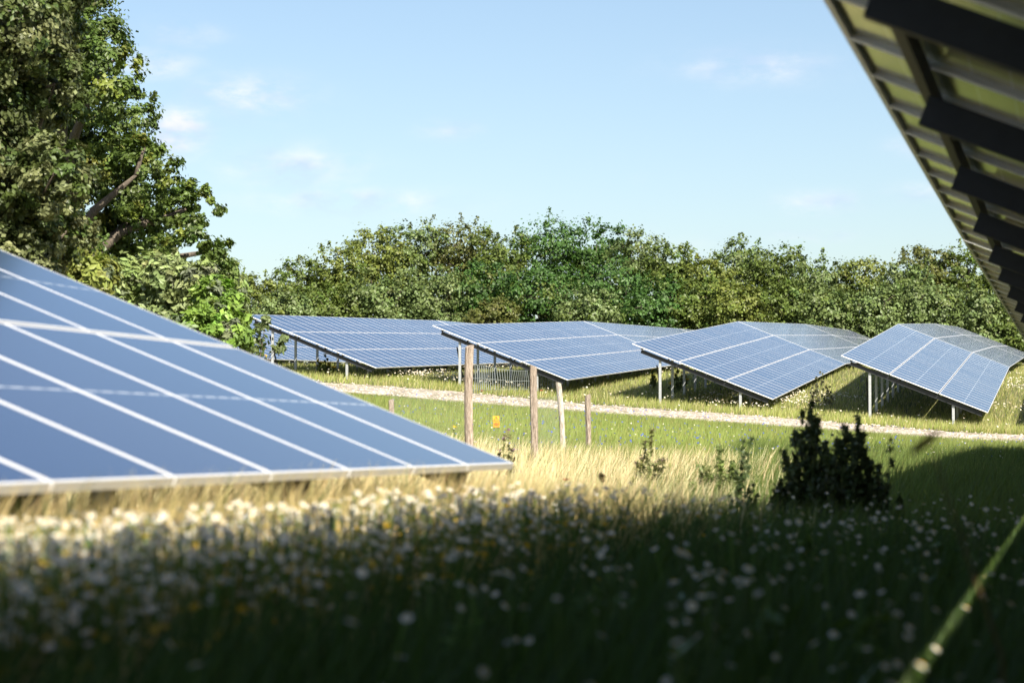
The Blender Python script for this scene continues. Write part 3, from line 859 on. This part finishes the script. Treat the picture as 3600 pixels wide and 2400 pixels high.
# dry grass along the fence
x, y, u, v = scatter_y(90000, 12, 40, 1.0)
edge = -2.4 - np.clip(v - 12, 0, 40) * .11
k = (u < edge + rng.normal(0, .6, len(u))) & (v > 12.4) & (u > -15) & (v < 37 + rng.normal(0, 1.2, len(u)))
x, y, u, v = x[k], y[k], u[k], v[k]; n = len(x)
mixf = lownoise(x, y, .9, 3)
c = np.where((rng.random(n) < .6 + .4 * mixf)[:, None], jitter(STRAW, n, .25), jitter((.17, .18, .06), n, .35))
o = blade_field('dry_grass', x, y, rng.uniform(.28, .60, n) * (.75 + .35 * mixf), rng.uniform(.006, .011, n), .22, c, np.clip(c * 1.2, 0, .8), wind=(.3, .05))
tag(o, 'straw-coloured tall dry grass around the fence posts', 'grass', kind='stuff')
# shaded and weedy green grass right of it
x, y, u, v = scatter_y(90000, 13, 52, 1.0)
edge = -2.4 - np.clip(v - 12, 0, 40) * .11
k = (u >= edge - .4) & (u < 3)
x, y, u, v = x[k], y[k], u[k], v[k]; n = len(x)
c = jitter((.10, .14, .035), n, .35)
o = blade_field('weedy_grass', x, y, rng.uniform(.2, .48, n), rng.uniform(.006, .012, n), .3, c, c * 1.2)
tag(o, 'green weedy grass between the dry grass and the dark bush', 'grass', kind='stuff')
# the meadow up to the track
x, y, u, v = scatter_y(240000, 33, 80, 1.0)
edge = -2.4 - np.clip(v - 12, 0, 40) * .11
k = (v < 73.1) & ((u < edge) | (v > 46) | (u > edge)) & (v > 33)
x, y, u, v = x[k], y[k], u[k], v[k]; n = len(x)
mf = lownoise(x, y, .25, 1)
c = jitter(LIME, n, .3) * (.8 + .35 * mf)[:, None]; c[rng.random(n) < .10] = np.array((.30, .27, .10))
o = blade_field('meadow_grass', x, y, rng.uniform(.12, .30, n) * np.clip((76 - v) / 8, .4, 1), rng.uniform(.012, .022, n), .35, c, c * 1.15, segs=1)
tag(o, 'short bright green meadow grass before the gravel track', 'grass', kind='stuff')
# verge and slopes under and between the tables
x, y, u, v = scatter_y(230000, 77, 165, 1.7, 1.05)
k = (v > 78.1)
x, y, u, v = x[k], y[k], u[k], v[k]; n = len(x)
mf = lownoise(x, y, .35, 5)
c = jitter((.27, .30, .085), n, .32) * (.75 + .45 * mf)[:, None]; sel = rng.random(n) < .22; c[sel] = jitter((.48, .43, .22), int(sel.sum()), .2)
tall = np.where((v < 80.8), 1.15, .9)
o = blade_field('verge_grass', x, y, rng.uniform(.10, .26, n) * tall, rng.uniform(.016, .03, n), .35, c, c * 1.2, segs=1)
tag(o, 'rough grass on the verge and slopes around the far tables', 'grass', kind='stuff')
# grass tufts in the track
x, y, u, v = scatter(9000, -40, 12, 72.6, 79)
k = (lownoise(x, y, 1.1, 2) > .78) | (np.abs(v - 75.7) > 2.5)
x, y = x[k], y[k]; n = len(x)
c = jitter((.16, .17, .05), n, .3)
o = blade_field('track_grass', x, y, rng.uniform(.05, .14, n), rng.uniform(.014, .022, n), .4, c, c * 1.1, segs=1)
tag(o, 'small grass tufts along the edges of the gravel track', 'grass', kind='stuff')

def stones():
    n = 9000
    u = rng.uniform(-45, 14, n); v = rng.normal(75.7, 1.5, n); k = (v > 73.2) & (v < 78.4); u, v = u[k], v[k]; n = len(u)
    x, y = u * CT + v * ST, -u * ST + v * CT; z = ground_uv(u, v) + .045
    s = rng.uniform(.018, .05, n)
    oc = np.array([(1, 0, 0), (0, 1, 0), (-1, 0, 0), (0, -1, 0), (0, 0, .7), (0, 0, -.6)])
    V = np.stack([x, y, z], -1)[:, None] + oc[None] * s[:, None, None] * rng.uniform(.6, 1.4, (n, 6, 1))
    fo = np.array([(0, 1, 4), (1, 2, 4), (2, 3, 4), (3, 0, 4), (1, 0, 5), (2, 1, 5), (3, 2, 5), (0, 3, 5)])
    f = (np.arange(n)[:, None, None] * 6 + fo[None]).reshape(-1)
    C = np.repeat(jitter((.48, .42, .36), n, .4)[:, None], 6, 1).reshape(-1, 3)
    me = np_mesh('gravel_stones', V.reshape(-1, 3), f, 3, [M['stone']], cols=C)
    tag(link(bpy.data.objects.new('gravel_stones', me)), 'loose pale stones lying on the gravel track', 'gravel', kind='stuff')
m_, n_, l_, b_ = mat('loose_stone'); at_ = n_.new('ShaderNodeAttribute'); at_.attribute_name = 'col'; l_.new(at_.outputs['Color'], b_.inputs['Base Color']); b_.inputs['Roughness'].default_value = .9
M['stone'] = m_
stones()

# flower heads: white rays round a yellow button, facing up and towards the sun
def heads(x, y, z, r, tilt=.5, petal=(.80, .80, .76), eye=(.75, .48, .03), n_p=9):
    n = len(x)
    nr = np.stack([rng.normal(.25, tilt, n), rng.normal(-.35, tilt, n), np.ones(n)], -1); nr /= np.linalg.norm(nr, axis=1)[:, None]
    t = np.cross(nr, np.tile([0.31, .9, .1], (n, 1))); t /= np.linalg.norm(t, axis=1)[:, None]; b = np.cross(nr, t)
    p = np.stack([x, y, z], -1)
    vs_, f, cl = [], [], []
    a = np.linspace(0, 2 * np.pi, 2 * n_p, endpoint=False)
    rad = np.where(np.arange(2 * n_p) % 2 == 0, 1.0, .62)
    ring = p[:, None] + r[:, None, None] * (rad * np.cos(a))[None, :, None] * t[:, None] + r[:, None, None] * (rad * np.sin(a))[None, :, None] * b[:, None] - nr[:, None] * (r * .12)[:, None, None]
    a2 = np.linspace(0, 2 * np.pi, 6, endpoint=False)
    ey = p[:, None] + .36 * r[:, None, None] * (np.cos(a2)[None, :, None] * t[:, None] + np.sin(a2)[None, :, None] * b[:, None]) + nr[:, None] * (r * .05)[:, None, None]
    et = p + nr * (r * .25)[:, None]
    K = 2 * n_p + 1 + 7
    V = np.concatenate([p[:, None], ring, ey, et[:, None]], 1)
    fo = [(0, 1 + i, 1 + (i + 1) % (2 * n_p)) for i in range(2 * n_p)] + [(2 * n_p + 1 + i, 2 * n_p + 1 + (i + 1) % 6, K - 1) for i in range(6)]
    f = (np.arange(n)[:, None, None] * K + np.array(fo)[None]).reshape(-1)
    C = np.empty((n, K, 3)); C[:, :2 * n_p + 1] = np.array(petal)[None, None] * rng.uniform(.85, 1.05, (n, 1, 1)); C[:, 2 * n_p + 1:] = np.array(eye)[None, None] * rng.uniform(.8, 1.1, (n, 1, 1))
    return V.reshape(-1, 3), f, C.reshape(-1, 3)

def flower_field(name, label, x, y, hgt, r, petal=(.80, .80, .76), eye=(.75, .48, .03), stems=True, n_p=9):
    n = len(x); u, v = xy2uv(x, y); g = ground_uv(u, v)
    V, f, C = heads(x, y, g + hgt, r, petal=petal, eye=eye, n_p=n_p)
    if stems:
        w = .0025
        a = rng.uniform(0, 6.28, n); dx, dy = np.cos(a) * w, np.sin(a) * w; ox, oy = rng.normal(0, .04, n), rng.normal(0, .04, n)
        S = np.stack([np.stack([x + ox - dx, y + oy - dy, g], -1), np.stack([x + ox + dx, y + oy + dy, g], -1), np.stack([x + dx, y + dy, g + hgt], -1), np.stack([x - dx, y - dy, g + hgt], -1)], 1).reshape(-1, 3)
        i0 = len(V) + np.arange(n)[:, None] * 4
        f2 = np.concatenate([i0 + np.array([[0, 1, 2]]), i0 + np.array([[0, 2, 3]])], 1).reshape(-1)
        V = np.concatenate([V, S]); f = np.concatenate([f, f2]); C = np.concatenate([C, np.repeat(jitter((.10, .16, .04), n)[:, None], 4, 1).reshape(-1, 3)])
    me = np_mesh(name, V, f, 3, [M['petal']], cols=C)
    return tag(link(bpy.data.objects.new(name, me)), label, 'flowers', kind='stuff')

# near daisies
x, y, u, v = scatter_y(48000, 2.6, 15.5, 1.1)
dens = lownoise(x, y, 1.6, 4)
k = (u > -2.62) & (u < 1.4) & (rng.random(len(u)) < (.35 + .65 * dens) * np.where(u < -1.85, np.clip((12 - y) / 3, .02, 1), np.clip((y - 4.5) / 14, .003, .03)))
x, y, u = x[k], y[k], u[k]
flower_field('daisies', 'mass of white daisies with yellow eyes filling the near meadow', x, y, rng.uniform(.27, .46, len(x)) * np.where(u < -2.3, .9, 1.0), rng.uniform(.009, .016, len(x)))
k = rng.random(len(x)) < .3
k &= (u < -1.6)
flower_field('yellow_chamomile', 'scattered small yellow flowers among the near daisies', x[k] + .05, y[k] + .03, rng.uniform(.26, .42, int(k.sum())) * .85, rng.uniform(.008, .014, int(k.sum())), petal=(.70, .46, .03), eye=(.6, .35, .02))
# white flowers along the verge and between the tables
x, y, u, v = scatter_y(45000, 77, 140, 1.8, 1.05)
dens = lownoise(x, y, .55, 9)
k = (v > 78.3) & (rng.random(len(u)) < np.clip(dens * 3.4 - 2.1, .03, 1))
x, y = x[k], y[k]
flower_field('white_verge_flowers', 'white flower patches on the verge and slopes by the far tables', x, y, rng.uniform(.18, .32, len(x)), rng.uniform(.02, .045, len(x)), stems=False, n_p=4)
# cornflowers in the meadow
x, y, u, v = scatter_y(2600, 40, 76, 1.0)
k = (v < 74) & (rng.random(len(u)) < lownoise(x, y, .4, 7)); x, y = x[k], y[k]
flower_field('cornflowers', 'blue cornflowers sprinkled through the green meadow', x, y, rng.uniform(.24, .36, len(x)), rng.uniform(.014, .026, len(x)), petal=(.06, .12, .60), eye=(.05, .05, .4), stems=False, n_p=4)
x, y, u, v = scatter_y(500, 40, 76, 1.0); k = v < 74; x, y = x[k], y[k]
flower_field('white_meadow_flowers', 'white specks of small flowers in the green meadow', x, y, rng.uniform(.24, .34, len(x)), rng.uniform(.012, .022, len(x)), stems=False, n_p=4)

# ------------------------------------------------------------------ single plants
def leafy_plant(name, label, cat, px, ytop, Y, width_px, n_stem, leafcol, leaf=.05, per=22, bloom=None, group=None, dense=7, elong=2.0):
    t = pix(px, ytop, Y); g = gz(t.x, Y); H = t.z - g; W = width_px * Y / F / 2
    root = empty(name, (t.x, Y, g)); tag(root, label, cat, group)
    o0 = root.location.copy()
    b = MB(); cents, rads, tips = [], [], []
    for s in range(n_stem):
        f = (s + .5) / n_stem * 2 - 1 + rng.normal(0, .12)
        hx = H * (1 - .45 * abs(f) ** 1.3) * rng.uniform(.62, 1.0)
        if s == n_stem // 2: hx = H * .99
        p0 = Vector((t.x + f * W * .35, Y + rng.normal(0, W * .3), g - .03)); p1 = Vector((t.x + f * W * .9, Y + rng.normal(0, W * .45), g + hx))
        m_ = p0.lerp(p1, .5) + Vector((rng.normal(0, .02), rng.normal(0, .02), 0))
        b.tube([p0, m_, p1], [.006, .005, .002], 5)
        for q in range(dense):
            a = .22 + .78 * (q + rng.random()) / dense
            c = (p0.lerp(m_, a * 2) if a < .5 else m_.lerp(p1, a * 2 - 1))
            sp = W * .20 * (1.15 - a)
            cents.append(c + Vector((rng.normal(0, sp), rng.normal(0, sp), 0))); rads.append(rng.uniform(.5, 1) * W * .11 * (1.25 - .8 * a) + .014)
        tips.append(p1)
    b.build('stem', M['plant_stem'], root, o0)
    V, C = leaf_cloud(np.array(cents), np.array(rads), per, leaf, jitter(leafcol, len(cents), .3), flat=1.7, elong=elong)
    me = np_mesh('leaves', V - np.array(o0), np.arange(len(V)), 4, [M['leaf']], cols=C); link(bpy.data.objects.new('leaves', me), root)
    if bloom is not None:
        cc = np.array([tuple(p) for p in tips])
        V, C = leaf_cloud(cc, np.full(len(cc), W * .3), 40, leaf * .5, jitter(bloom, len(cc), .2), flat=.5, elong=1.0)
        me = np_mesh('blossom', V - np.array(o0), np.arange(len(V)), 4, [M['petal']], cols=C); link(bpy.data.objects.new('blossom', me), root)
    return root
M['plant_stem'] = plain('plant_stem', (.09, .12, .04), .7)
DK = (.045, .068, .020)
g_ = 'weeds in the shade of the overhanging table'
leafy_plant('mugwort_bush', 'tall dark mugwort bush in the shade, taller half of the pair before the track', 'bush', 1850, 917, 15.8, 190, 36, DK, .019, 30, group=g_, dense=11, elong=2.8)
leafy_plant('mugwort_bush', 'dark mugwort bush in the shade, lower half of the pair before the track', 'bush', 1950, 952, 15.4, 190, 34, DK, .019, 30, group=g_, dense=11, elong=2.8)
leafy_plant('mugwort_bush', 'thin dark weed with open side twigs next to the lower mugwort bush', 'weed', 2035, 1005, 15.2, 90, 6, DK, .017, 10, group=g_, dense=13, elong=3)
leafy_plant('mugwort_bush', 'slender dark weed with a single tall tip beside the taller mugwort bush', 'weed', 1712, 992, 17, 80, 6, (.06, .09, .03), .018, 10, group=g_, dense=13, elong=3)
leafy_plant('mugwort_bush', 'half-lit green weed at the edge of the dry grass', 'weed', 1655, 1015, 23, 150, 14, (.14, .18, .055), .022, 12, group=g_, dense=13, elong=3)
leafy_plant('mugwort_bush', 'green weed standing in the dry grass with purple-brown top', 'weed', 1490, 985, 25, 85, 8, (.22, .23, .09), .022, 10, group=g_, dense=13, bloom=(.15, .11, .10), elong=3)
leafy_plant('thistle_plant', 'low thistle with purple flower heads among the dry grass by the fence', 'thistle', 1165, 985, 26, 70, 6, (.20, .19, .08), .02, 9, bloom=(.30, .14, .34), dense=11, elong=3)
leafy_plant('dock_plant', 'dark dried dock stalk standing at the edge of the shade', 'plant', 1375, 1075, 17, 22, 2, (.09, .06, .03), .022, 24, dense=8)
for px, py, Y, w, lab in ((605, 800, 81, 34, 'yellow ragwort clump beside the first post under the ragwort table'), (745, 812, 86, 46, 'largest yellow ragwort clump under the high edge of its table'), (1560, 838, 88, 46, 'yellow ragwort clump by the posts of the table behind the weeds'), (1500, 846, 90, 18, 'small single yellow ragwort at the low edge of a far table')):
    leafy_plant('ragwort_plant', lab, 'ragwort', px, py, Y, w, 7, (.10, .13, .03), .06, 12, bloom=(.78, .50, .02), group='yellow ragwort at the far tables', dense=5)
leafy_plant('ragwort_plant', 'yellow ragwort in the meadow beside the tallest fence post', 'ragwort', 1045, 978, 27, 30, 3, (.10, .13, .03), .02, 8, bloom=(.80, .55, .02), dense=4)
leafy_plant('bramble_bush', 'grey twiggy dry bush against the low edge of a far table', 'bush', 1885, 850, 84, 60, 9, (.13, .13, .07), .05, 10, dense=6)

def poppy(label, px, py, Y, r):
    c = pix(px, py, Y); g = gz(c.x, Y)
    root = empty('poppy', (c.x, Y, g)); tag(root, label, 'poppy', 'red poppies')
    o0 = root.location.copy()
    b = MB(); b.tube([Vector((c.x, Y, g - .02)), Vector((c.x + .01, Y, (g + c.z) / 2)), c], [.003, .0025, .002], 5); b.build('stem', M['plant_stem'], root, o0)
    b = MB()
    for k in range(4):
        a = k * math.pi / 2 + .4
        d = Vector((math.cos(a), math.sin(a), 0)); s = Vector((-math.sin(a), math.cos(a), 0))
        pts = [c, c + d * r * .6 - s * r * .6 + Vector((0, 0, r * .25)), c + d * r * 1.05 - s * r * .3 + Vector((0, 0, r * .6)), c + d * r * 1.05 + s * r * .3 + Vector((0, 0, r * .62)), c + d * r * .6 + s * r * .6 + Vector((0, 0, r * .25))]
        b.poly(pts, [(0, 1, 2, 3, 4)])
    b.build('petals', M['poppy_red'], root, o0)
M['poppy_red'] = plain('poppy_red', (.45, .015, .012), .6)
poppy('dark red poppy in the dry grass at the edge of the shade', 1300, 1103, 15.5, .022)
poppy('red poppy on the verge behind the pale-topped fence post', 1244, 898, 79.5, .06)
poppy('red poppy on the verge beside the tallest fence post', 1107, 898, 79.6, .05)

# daisy plants that stand out singly
def daisy_plant(label, x, y, H, n, group=None, rad=.011):
    g = gz(x, y)
    root = empty('daisy_plant', (x, y, g)); tag(root, label, 'daisy', group)
    o0 = root.location.copy()
    b = MB(); tips = []
    for k in range(n):
        a = rng.uniform(0, 6.28); sp = rng.uniform(.02, .09)
        p1 = Vector((x + math.cos(a) * sp, y + math.sin(a) * sp, g + H * rng.uniform(.8, 1)))
        p0 = Vector((x + math.cos(a) * .01, y + math.sin(a) * .01, g - .02))
        b.tube([p0, p0.lerp(p1, .5) + Vector((0, 0, .02)), p1], [.0026, .0022, .0016], 4); tips.append(p1)
    b.build('stem', M['plant_stem'], root, o0)
    cc = [Vector((x, y, g + H * f)) for f in (.2, .35, .5, .62)]
    V, C = leaf_cloud(np.array([tuple(p) for p in cc]), np.full(4, .05), 12, .03, jitter((.09, .15, .03), 4), flat=1, elong=3)
    link(bpy.data.objects.new('leaves', np_mesh('leaves', V - np.array(o0), np.arange(len(V)), 4, [M['leaf']], cols=C)), root)
    for p in tips:
        V, f, C = heads(np.array([p.x]), np.array([p.y]), np.array([p.z]), np.array([rad * rng.uniform(.85, 1.15)]))
        link(bpy.data.objects.new('flower_head', np_mesh('flower_head', V - np.array(o0), f, 3, [M['petal']], cols=C)), root)
    return root
q = 0
while q < 48:
    yy = 3.6 + 8.9 * random.random() ** .6; xx = random.uniform(-1, 1) * yy * .21
    uu, vv_ = xy2uv(xx, yy)
    if not (-2.7 < uu < .9): continue
    daisy_plant('daisy plant with white heads standing in the near flower meadow', xx, yy, random.uniform(.34, .48), random.randint(2, 4), 'single daisy plants of the near meadow'); q += 1
p_ = pix(1600, 1262, 6.2)
daisy_plant('tall daisy clump standing above the shaded meadow, catching light', p_.x, 6.2, p_.z - gz(p_.x, 6.2), 7, None, .019)

# brown withered stalk hanging close in front
def stalk():
    Y = 4.4
    t = pix(2118, 1012, Y); g = gz(t.x, Y)
    f = Vector((t.x + .16, Y, g))
    root = empty('withered_stalk', f); tag(root, 'brown withered leaf on a bent stalk in front of the track', 'stalk')
    b = MB(); b.tube([f - Vector((0, 0, .03)), f + Vector((-.02, 0, .4)), t + Vector((.03, 0, -.06)), t + Vector((.015, 0, .01)), t], [.003, .0025, .002, .0016, .001], 5); b.build('stem', M['withered'], root, f)
    b = MB()
    pts = [t + Vector((.035, 0, .018)), t + Vector((.012, -.012, .014)), t + Vector((-.012, -.006, -.004)), t + Vector((-.026, 0, -.024)), t + Vector((-.004, .012, -.02)), t + Vector((.016, .008, -.006))]
    b.poly(pts, [(0, 1, 2, 5), (5, 2, 3, 4)])
    b.poly([p + Vector((.0, .006, -.001)) for p in pts], [(5, 2, 1, 0), (4, 3, 2, 5)])
    b.build('leaf', M['withered'], root, f)
M['withered'] = plain('withered_brown', (.10, .055, .02), .8)
stalk()
